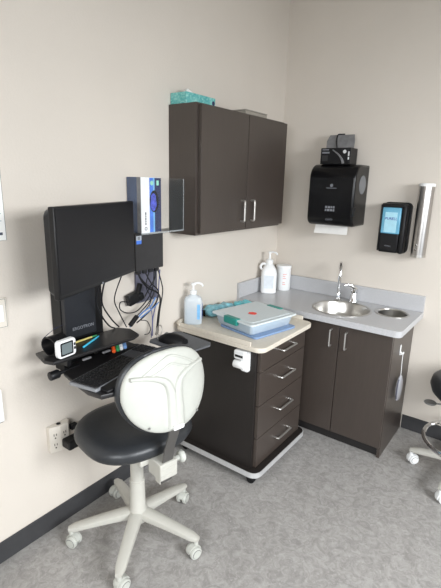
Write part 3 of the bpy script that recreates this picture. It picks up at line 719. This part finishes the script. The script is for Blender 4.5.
# blood pressure monitor
bp = thing('blood_pressure_monitor', 'white wrist blood pressure monitor with grey screen on the shelf left end', 'blood pressure monitor', (.216, -2.023, SZ + .0005), math.radians(95)); bp.scale = (1.1, 1.1, 1.15)
b = MB(); b.prism(rrect(-.038, .002, .038, .064, .012, 5), 0, .022, .004, M=FY @ T((0, 0, 0))); b.build('body', WHITE, bp)
b = MB(); b.prism(rrect(-.030, .010, .024, .057, .004, 3), .0222, .0232, M=FY); b.build('screen_frame', DARK, bp)
b = MB(); b.prism(rrect(-.025, .016, .018, .052, .002, 2), .0234, .024, M=FY); b.build('screen', LCD, bp)
b = MB(); b.box((.027, -.0245, .022), (.034, -.0222, .032), .001); b.box((.027, -.0245, .036), (.034, -.0222, .046), .001); b.build('button', DARK, bp)
b = MB()
N = 28
def cuffring(R0, R1, a0, a1):
    rings = []
    for i in range(N + 1):
        a = a0 + (a1 - a0) * i / N
        rings.append([(-.03, R0[0] * math.cos(a) + .042, R0[1] * math.sin(a) + .034), (.03, R0[0] * math.cos(a) + .042, R0[1] * math.sin(a) + .034), (.03, R1[0] * math.cos(a) + .042, R1[1] * math.sin(a) + .034), (-.03, R1[0] * math.cos(a) + .042, R1[1] * math.sin(a) + .034)])
    return rings
b.loft(cuffring((.041, .033), (.037, .029), math.radians(-170), math.radians(170))); b.build('cuff', BLACK, bp)
b = MB(); b.loft([[(-.031, .075, .052), (-.031, .068, .06), (-.0295, .068, .06), (-.0295, .075, .052)], [(.0, .05, .085), (.0, .042, .092), (.0015, .042, .092), (.0015, .05, .085)], [(.03, .03, .1), (.03, .02, .105), (.0315, .02, .105), (.0315, .03, .1)]]); b.build('strap_end', NAVYC, bp)

# pens and markers
def rod(name, p, q, r, m, tipm, label, cat, group):
    o = thing(name, label, cat, p, 0, group); d = Vector(q) - Vector(p)
    b = MB(); b.cyl((0, 0, 0), d * .82, r, n=10, bev=r * .3); b.build('barrel', m, o)
    b = MB(); b.cyl(d * .82, d, r * .9, r * .5, n=10); b.build('cap', tipm, o)
rod('pen', (.138, -1.95, SZ + .0052), (.13, -1.80, SZ + .0052), .0045, PENY, GREEN, 'yellow-green pen lying along the shelf beside the blood pressure monitor', 'pen', 'pens on the shelf')
rod('pen', (.205, -1.925, SZ + .0052), (.145, -1.80, SZ + .0052), .0045, PENC, PENC, 'bright cyan pen lying slanted on the shelf', 'pen', 'pens on the shelf')
for k, (m, nm) in enumerate(((ORANGE, 'orange marker leftmost of the four in the slot under the shelf'), (GREEN, 'green marker beside the orange one in the slot under the shelf'), (WHITE, 'white marker between green and blue markers under the shelf'), (PBLUE, 'pale blue marker rightmost of the four in the slot under the shelf'))):
    y = -1.775 + k * .021
    rod('marker', (.238, y - .02, .8985), (.155, y + .035, .921), .0085, m, m, nm, 'marker', 'markers in the pen slot')

# ------------------------------------------------------------------ wall outlet tap and plugs
ot = thing('outlet_tap', 'off-white six-socket wall tap low on the left wall', 'outlet', (0, -1.945, .41)); ot.scale = (.9, .9, .88)
b = MB(); b.prism([(0.001, -.062), (.026, -.062), (.044, -.01), (.044, .035), (.022, .055), (.001, .055)], 0, .145, .004); b.build('housing', OUTLETM, ot)
b = MB(); b.cyl((.02, -.005, .1452), (.02, -.005, .147), .011, n=16); b.build('indicator', DARK, ot)
n_ = Vector((.052, -.018, 0)).normalized()
for z in (.035, .09):
    b = MB(); M_ = T((.0355, -.036, z)) @ RZ(-19)
    for yy in (-.006, .006): b.box((-.0005, yy - .0015, .004), (.0012, yy + .0015, .016), M=M_)
    b.cyl(M_ @ Vector((-.0005, 0, -.008)), M_ @ Vector((.0012, 0, -.008)), .004, n=10); b.build('socket', SLOTG, ot)
    b = MB(); M_ = T((.0442, .012, z))
    for yy in (-.006, .006): b.box((-.0005, yy - .0015, .004), (.0012, yy + .0015, .016), M=M_)
    b.cyl(M_ @ Vector((-.0005, 0, -.008)), M_ @ Vector((.0012, 0, -.008)), .004, n=10); b.build('socket', SLOTG, ot)
p1 = thing('plug', 'large black plug block in the lower socket of the wall tap', 'plug', (.0415, -1.925, .455), 0, 'plugs in the wall tap')
b = MB(); b.box((0, -.03, -.025), (.06, .04, .018), .008); b.build('body', BLACK, p1)
b = MB(); b.tube([(.03, .038, -.005), (.03, .07, -.01), (.02, .12, -.02), (.01, .2, -.05), (.01, .3, -.12), (.01, .42, -.3)], .0035, n=8); b.build('cord', CABLE, p1)
p2 = thing('plug', 'small black plug on the right side of the wall tap top socket', 'plug', (.018, -1.895, .495), 0, 'plugs in the wall tap')
b = MB(); b.box((-.008, 0, -.012), (.02, .035, .012), .004); b.build('body', BLACK, p2)
b = MB(); b.tube([(.006, .034, 0), (.006, .07, -.005), (.005, .13, -.02), (.005, .2, -.05), (-.008, .4, -.3)], .003, n=8); b.build('cord', CABLE, p2)

# ------------------------------------------------------------------ cables
def cable(x, yz, r, m, label):
    pts = [((x[i] if isinstance(x, (list, tuple)) else x), y, z) for i, (y, z) in enumerate(yz)]
    b = MB(); b.tube(pts, r, n=8, smooth=5); return tag(b.build('cable', m), label, 'cable', 'cables by the workstation')
cable([.19, .14, .13, .115, .11], [(-1.814, 1.21), (-1.802, 1.111), (-1.769, 1.035), (-1.717, .97), (-1.68, .9475)], .0035, CABLE, 'left of the two black cords dropping from the monitor to the shelf')
cable([.19, .145, .135, .115], [(-1.79, 1.21), (-1.775, 1.1), (-1.724, 1.014), (-1.66, .95)], .0035, CABLE, 'right of the two black cords dropping from the monitor to the shelf')
cable([.19, .11, .09, .075], [(-1.70, 1.21), (-1.677, 1.091), (-1.638, 1.015), (-1.58, .92)], .0028, CABLE, 'single thin black cord crossing the bare wall right of the column')
cable(.06, [(-1.535, 1.03), (-1.597, 1.048), (-1.604, 1.013), (-1.561, .984), (-1.502, .978), (-1.454, 1.002), (-1.403, 1.045), (-1.378, 1.1), (-1.372, 1.178)], .0028, CABLE, 'thin black cord looping round under the power adapter')
cable([.072, .072, .074, .076, .07, .06, .05], [(-1.49, 1.17), (-1.464, 1.125), (-1.424, 1.086), (-1.367, 1.054), (-1.338, 1.005), (-1.345, .923), (-1.352, .81)], .005, CABLE, 'thick black cord curving down the right of the cable bundle')
cable([.08, .08, .085, .085, .09, .09, .09], [(-1.45, 1.17), (-1.412, 1.112), (-1.369, 1.067), (-1.378, 1.015), (-1.422, .981), (-1.478, .951), (-1.526, .931)], .0035, CABLE, 'black cord bending back left from the computer to the shelf')
cable([.07, .07, .066, .062], [(-1.372, 1.17), (-1.376, 1.132), (-1.412, 1.086), (-1.441, 1.044)], .0035, CABLE, 'short black cord from the computer to the power adapter')
cable([.065, .05, .045, .04, .04], [(-1.335, 1.17), (-1.326, 1.11), (-1.330, 1.03), (-1.365, .907), (-1.372, .808)], .003, LCABLE, 'lilac cord hanging straight down at the right of the bundle')
cable([.1, .1, .1, .1, .1], [(-1.405, 1.04), (-1.438, 1.0), (-1.494, .98), (-1.541, .95), (-1.58, .925)], .004, BCABLE, 'thick blue cable slanting down toward the shelf corner')
cable([.105, .105, .103, .1], [(-1.385, 1.012), (-1.42, .992), (-1.47, .972), (-1.51, .955)], .003, BCABLE, 'short pale blue cable lying above the thick blue one')
cable(.045, [(-1.395, .985), (-1.378, .94), (-1.376, .868), (-1.385, .802)], .0025, LCABLE, 'thin lilac cord curving below the blue cable')
cable([.075, .08, .085, .09, .095, .1], [(-1.50, 1.175), (-1.455, 1.12), (-1.40, 1.07), (-1.44, 1.02), (-1.50, .985), (-1.545, .965)], .003, CABLE, 'black cord from the computer running down to the black connector')
cable([.06, .055, .05, .05, .05], [(-1.345, 1.175), (-1.315, 1.10), (-1.30, 1.04), (-1.325, .93), (-1.34, .81)], .003, CABLE, 'outermost black cord at the right edge of the cable bundle')
cable([.065, .07, .075, .08, .085], [(-1.41, 1.175), (-1.44, 1.10), (-1.41, 1.03), (-1.45, .985), (-1.52, .955)], .0025, CABLE, 'thin black cord crossing over the blue cables')
cable(.12, [(-1.525, .951), (-1.484, .935), (-1.462, .89), (-1.476, .868), (-1.503, .87)], .0022, CABLE, 'thin black loop hanging below the blue cable end')
b = MB(); b.box((-.01, -.009, -.032), (.01, .009, .032), .004, M=T((.105, -1.56, .953)) @ RX(-52)); tag(b.build('cable_connector', BLACK), 'black connector joining the blue cable near the shelf corner', 'connector')
b = MB(); b.tube([(.26, -1.55, .888), (.235, -1.535, .93), (.24, -1.515, .95), (.25, -1.51, .93), (.25, -1.525, .9), (.238, -1.53, .92), (.225, -1.505, .955)], .0022, n=6); tag(b.build('wire_clip', STEEL), 'small bent metal wire standing behind the mouse', 'wire')

# ------------------------------------------------------------------ paper and plates on the left wall
def sheet(name, y0, y1, z0, z1, label, cat):
    o = thing(name, label, cat, (.0005, (y0 + y1) / 2, z0)); hw_ = (y1 - y0) / 2; hh_ = z1 - z0
    return o, hw_, hh_
nt_, a_, h_ = sheet('notice', -2.315, -2.097, 1.388, 1.667, 'white printed notice on the left wall at the photo edge', 'notice')
b = MB(); b.box((0, -a_, 0), (.0015, a_, h_)); b.build('sheet', PAPER, nt_)
b = MB()
b.bm.free()
for k in range(9):
    b = MB(); b.box((.0016, -a_ + .02, h_ * .45 - k * .009), (.002, a_ - .012 - .02 * (k % 3), h_ * .45 - k * .009 + .003)); b.build('printed_line', LABELG, nt_)
b = MB(); b.box((.0016, a_ - .03, .02), (.002, a_ - .012, .03)); b.build('stamp', TXTD, nt_)
b = MB(); b.box((.0002, -a_ - .001, -.001), (.0012, a_ + .002, h_ + .001)); b.build('backing', GREYRING, nt_)
sw, a_, h_ = sheet('switch_plate', -2.24, -2.124, 1.045, 1.167, 'white wall switch plate on the left wall at the photo edge', 'switch plate')
b = MB(); b.box((0, -a_, 0), (.006, a_, h_), .002); b.build('plate', OUTLETM, sw)
for yy in (-.026, .026):
    b = MB(); b.box((.006, yy - .016, .028), (.0095, yy + .016, .095), .0015); b.build('rocker', WHITE, sw)
b = MB(); b.plate([(p, q) for p, q in rrect(-a_ + .004, .004, a_ - .004, h_ - .004, .002, 2)], [rrect(-a_ + .0055, .0055, a_ - .0055, h_ - .0055, .002, 2)], 0, .0006, M=T((.006, 0, 0)) @ FX); b.build('border_line', GREYRING, sw)
wb, a_, h_ = sheet('sign_box', -2.30, -2.186, .655, .80, 'white wall-mounted box at the lower left photo edge', 'wall box')
b = MB(); b.box((0, -a_, .006), (.02, a_, h_), .003); b.build('cover', WHITE, wb)
b = MB(); b.box((0, a_ - .02, 0), (.012, a_ - .002, .0055), .001); b.build('foot', DARK, wb)

# ------------------------------------------------------------------ task chair
def star_base(root, R, angs, hubz, m, wheelm, zend=.085, w0=.032, w1=.022):
    for ai, a in enumerate(angs):
        c, s_ = math.cos(math.radians(a)), math.sin(math.radians(a))
        rings = []
        for i in range(10):
            t = i / 9; rr_ = .03 + (R - .03) * t
            zc = hubz - (hubz - zend) * t ** 1.3; w = w0 + (w1 - w0) * t; hh_ = .024 - .012 * t
            if i == 9: w *= .6; hh_ *= .8
            ring = []
            for k in range(12):
                q = 2 * PI * k / 12
                lx_ = math.copysign(abs(math.cos(q)) ** .6, math.cos(q)) * w; lz = math.copysign(abs(math.sin(q)) ** .6, math.sin(q)) * hh_
                ring.append((rr_ * c - lx_ * s_, rr_ * s_ + lx_ * c, zc + lz))
            rings.append(ring)
        b = MB(); b.loft(rings); leg = b.build('leg', m, root)
        # caster
        sw_ = random.choice((-35, 20, 60, -70, 40)) + a
        b = MB(); X_ = T(((R - .012) * c, (R - .012) * s_, 0)) @ RZ(sw_) @ T((-.012, 0, 0))
        for sd in (-1, 1):
            b.cyl(X_ @ Vector((0, sd * .006, .0285)), X_ @ Vector((0, sd * .026, .0285)), .028, n=24, bev=.005, m=wheelm)
            b.cyl(X_ @ Vector((0, sd * .026, .0285)), X_ @ Vector((0, sd * .0275, .0285)), .021, n=20, m=GREYRING)
            b.cyl(X_ @ Vector((0, sd * .0275, .0285)), X_ @ Vector((0, sd * .029, .0285)), .019, n=20, m=wheelm)
        arc = [(.033 * math.cos(PI * (-.1 + 1.0 * k / 10)), .0285 + .033 * math.sin(PI * (-.1 + 1.0 * k / 10))) for k in range(11)]
        arc2 = [(.0285 * math.cos(PI * (-.1 + 1.0 * k / 10)), .0285 + .0285 * math.sin(PI * (-.1 + 1.0 * k / 10))) for k in range(11)]
        b.loft([[X_ @ Vector((p[0], yy, p[1])) for p, yy in ((arc[k], -.012), (arc[k], .012), (arc2[k], .012), (arc2[k], -.012))] for k in range(11)], m=wheelm)
        b.cyl(X_ @ Vector((.012, 0, .05)), X_ @ Vector((.012, 0, .085)), .011, n=14, m=wheelm)
        b.build('caster', wheelm, leg)

CH = Vector((.345, -1.778, 0))
ch = thing('task_chair', 'black vinyl task chair with white shell back in front of the keyboard', 'chair', CH)
star_base(ch, .312, [14.5 + 72 * k for k in range(5)], .125, CREAM2, CREAM)
b = MB(); b.lathe([(0, .09), (.045, .09), (.05, .1), (.048, .14), (.036, .155), (.034, .3), (.03, .303), (.029, .45), (.026, .452), (.026, .4875), (0, .4875)], n=28); b.build('column', CREAM2, ch)
ANG = -12.0
n2 = Vector((math.cos(math.radians(ANG)), math.sin(math.radians(ANG)), 0)); w2 = Vector((-n2.y, n2.x, 0))
BM = Matrix(((w2.x, -n2.x, 0, 0), (w2.y, -n2.y, 0, 0), (0, 0, 1, 0), (0, 0, 0, 1)))   # local: x = width, -y = backwards (away from sitter)
b = MB(); se = []
SZT = .592
for s_, z in ((.0, .518), (.72, .518), (.86, .523), (.95, .535), (1.0, .556), (.985, .576), (.93, .592), (.8, .60), (.5, .598), (.15, .595)):
    ring = []
    for k in range(48):
        a = 2 * PI * k / 48; c, q = math.cos(a), math.sin(a); e = 2.5
        ring.append(BM @ Vector((math.copysign(abs(c) ** (2 / e), c) * .25 * max(s_, .02), math.copysign(abs(q) ** (2 / e), q) * .222 * max(s_, .02) + .012, z)))
    se.append(ring)
b.loft(se); b.build('seat', VINYL, ch, sharp=60)
b = MB(); b.box((-.08, -.17, .488), (.08, .1, .5175), .006, M=BM); b.build('seat_plate', CREAM2, ch)
# mechanism box, knob, strap
b = MB(); b.box((-.042, -.258, .455), (.042, -.165, .53), .006, M=BM)
for z in (.475, .502): b.box((-.038, -.2595, z), (.038, -.2575, z + .006), .001, M=BM)
b.box((-.03, -.235, .425), (-.026, -.2, .46), .002, M=BM, m=None)
b.build('tilt_box', CREAM2, ch)
b = MB()
b.cyl(BM @ Vector((.041, -.215, .497)), BM @ Vector((.075, -.215, .497)), .012, n=14)
b.lathe([(0, 0), (.012, 0), (.024, .006), (.027, .01), (.027, .022), (.022, .027), (0, .028)], n=9, M=BM @ T((.075, -.215, .497)) @ RY(90))
b.build('knob', CREAM, ch)
b = MB(); b.loft([[BM @ Vector(p) for p in ((-.024, y, z), (.024, y, z), (.024, y - .006, z), (-.024, y - .006, z))] for y, z in ((-.232, .43), (-.236, .46), (-.243, .53), (-.258, .60), (-.285, .67), (-.3, .73))]); b.build('back_bar', STRAP, ch)
# back shell + pad : surface grids
def back_outline(u):          # u angle -> (x,z) superellipse
    c, s_ = math.cos(u), math.sin(u); e = 2.35
    x = math.copysign(abs(c) ** (2 / e), c); z = math.copysign(abs(s_) ** (2 / e), s_)
    wx = .202 * (1.0 - .13 * max(0, -z)) ; hz = .17
    return x * wx * .94, z * hz * .93
BC = Vector((-.006, -.292, .862)); TILT = -9
def back_pt(x, z, dy):
    y = .055 * (x / .2) ** 2 + .012 * (z / .17) ** 2 + dy
    q = RX(TILT) @ Vector((x, y, z)); return BM @ (BC + q)
def back_loft(profile):
    rings = []
    for s_, dy in profile:
        rings.append([back_pt(*(v * max(s_, .01) for v in back_outline(2 * PI * k / 56)), dy) for k in range(56)])
    b = MB(); b.loft(rings); return b
back_loft([(0.01, .014), (.9, .014), (.985, .01), (1.0, .003), (.99, -.004), (.95, -.009), (.8, -.012), (.5, -.013), (.01, -.013)]).build('back_shell', CREAM, ch, sharp=60)
back_loft([(0.01, .062), (.6, .06), (.85, .056), (.97, .046), (1.035, .032), (1.04, .022), (1.02, .0145), (.3, .0145), (.01, .0145)]).build('backrest_pad', VINYL, ch, sharp=60)
# raised spine on the shell: central post flaring into two arms with curved ribs
def ridge(pts, wd, ht):
    rings = []
    P = spline([(x, 0, z) for x, z in pts], 6)
    for i, p in enumerate(P):
        d = (P[min(i + 1, len(P) - 1)] - P[max(i - 1, 0)]).normalized(); nx, nz = -d.z, d.x
        t = i / (len(P) - 1); w = wd(t)
        rings.append([back_pt(p.x + nx * w * q, p.z + nz * w * q, -.0125 - ht * hq) for q, hq in ((-1, -.3), (-.8, .7), (-.5, 1), (.5, 1), (.8, .7), (1, -.3))])
    b_ = MB(); b_.loft(rings); return b_
def half(sd):
    return ridge([(sd * .012, -.14), (sd * .014, -.06), (sd * .016, .0), (sd * .035, .045), (sd * .09, .07), (sd * .16, .08)], lambda t: .026 * (1 - .75 * t), .011)
half(-1).build('spine_rib', CREAM, ch, sharp=60); half(1).build('spine_rib', CREAM, ch, sharp=60)
for rr_ in (.075, .105):
    ridge([(-.02 - rr_ * .9, .055 + rr_ * .25), (-rr_ * .55, .03 + rr_ * .8), (0, .03 + rr_), (rr_ * .55, .03 + rr_ * .8), (.02 + rr_ * .9, .055 + rr_ * .25)], lambda t: .005, .004).build('arc_rib', CREAM, ch, sharp=60)
b = MB(); b.prism(rrect(-.024, -.009, .024, .009, .005, 4), 0, .006, .0015, M=T(back_pt(0, -.138, -.024)) @ (BM @ RX(90))); b.build('bar_cap', WHITE, ch)
for x, z in ((-.155, .075), (.155, .075), (-.11, -.115), (.11, -.115)):
    b = MB(); p = back_pt(x, z, -.0125); b.cyl(p, p + n2 * .003, .0045, n=12); b.build('screw', GREYRING, ch)

# ------------------------------------------------------------------ second stool at the right edge
ST = Vector((1.507, -.362, 0))
st = thing('stool', 'black seat stool with chrome foot ring at the right photo edge', 'stool', ST)
star_base(st, .30, [183 + 72 * k for k in range(5)], .12, CREAM2, WHITE)
b = MB(); b.lathe([(0, .09), (.045, .09), (.048, .14), (.032, .16), (.03, .36), (.024, .365), (.024, .47), (0, .47)], n=24); b.build('column', BLACK, st)
b = MB(); b.ring((0, 0, .235), .24, .012, m=None, n=56)
for k in range(3):
    a = 2 * PI * k / 3 + .4; b.tube([(.03 * math.cos(a), .03 * math.sin(a), .225), (.13 * math.cos(a), .13 * math.sin(a), .22), (.23 * math.cos(a), .23 * math.sin(a), .235)], .008, n=8)
b.cyl((0, 0, .205), (0, 0, .25), .036, n=24); b.build('foot_ring', CHROME, st)
b = MB(); b.lathe([(0, .47), (.15, .472), (.2, .49), (.235, .525), (.247, .56), (.24, .59), (.215, .612), (.15, .62), (0, .616)], n=48); b.build('seat', VINYL, st, sharp=60)
b = MB(); b.tube([(0, 0, .455), (-.12, -.05, .45), (-.2, -.075, .452)], .005, n=8); b.lathe([(0, -.006), (.03, -.005), (.034, 0), (.03, .005), (0, .006)], n=20, M=T((-.22, -.082, .452)) ); b.build('height_lever', GREYRING, st)

# ------------------------------------------------------------------ light and camera
w = bpy.data.worlds.new('World'); SC.world = w; w.use_nodes = True
bg = w.node_tree.nodes['Background']; bg.inputs['Color'].default_value = (.75, .86, 1.0, 1); bg.inputs['Strength'].default_value = 1.2
def area(name, loc, rot, sx, sy, power, col, spread=180):
    l = bpy.data.lights.new(name, 'AREA'); l.shape = 'RECTANGLE'; l.size = sx; l.size_y = sy; l.energy = power; l.color = col
    l.spread = math.radians(spread)
    o = bpy.data.objects.new(name, l); COL.objects.link(o); o.location = loc; o.rotation_euler = [math.radians(v) for v in rot]
    return o
area('window_daylight', (RXW + 1.2, -2.25, 2.25), (0, 76, 0), 1.1, 2.1, 250, (.95, .98, 1.0))
area('front_fill_light', (2.1, RYF - 1.2, 2.15), (78, 0, 0), 2.2, 1.3, 185, (.95, .98, 1.0))  # added fill lamp outside the made-up front window, brightens the back wall

cd = bpy.data.cameras.new('camera'); cam = bpy.data.objects.new('camera', cd); COL.objects.link(cam); SC.camera = cam
yaw, pitch, roll, fpx = 2.2087, -.2543, .0254, 437.7
f = Vector((math.cos(pitch) * math.cos(yaw), math.cos(pitch) * math.sin(yaw), math.sin(pitch)))
r0 = Vector((math.sin(yaw), -math.cos(yaw), 0)); u0 = r0.cross(f)
r1 = math.cos(roll) * r0 + math.sin(roll) * u0; u1 = -math.sin(roll) * r0 + math.cos(roll) * u0
Mc = Matrix((r1, u1, -f)).transposed().to_4x4(); Mc.translation = (1.6581, -2.9464, 1.6296)
cam.matrix_world = Mc
cd.sensor_fit = 'HORIZONTAL'; cd.sensor_width = 36; cd.lens = 36 * fpx / 441
cd.clip_start = .02
SC.view_settings.view_transform = 'Standard'; SC.view_settings.look = 'None'
SC.view_settings.gamma = 1; SC.view_settings.exposure = 0.0
SC.view_settings.use_curve_mapping = False
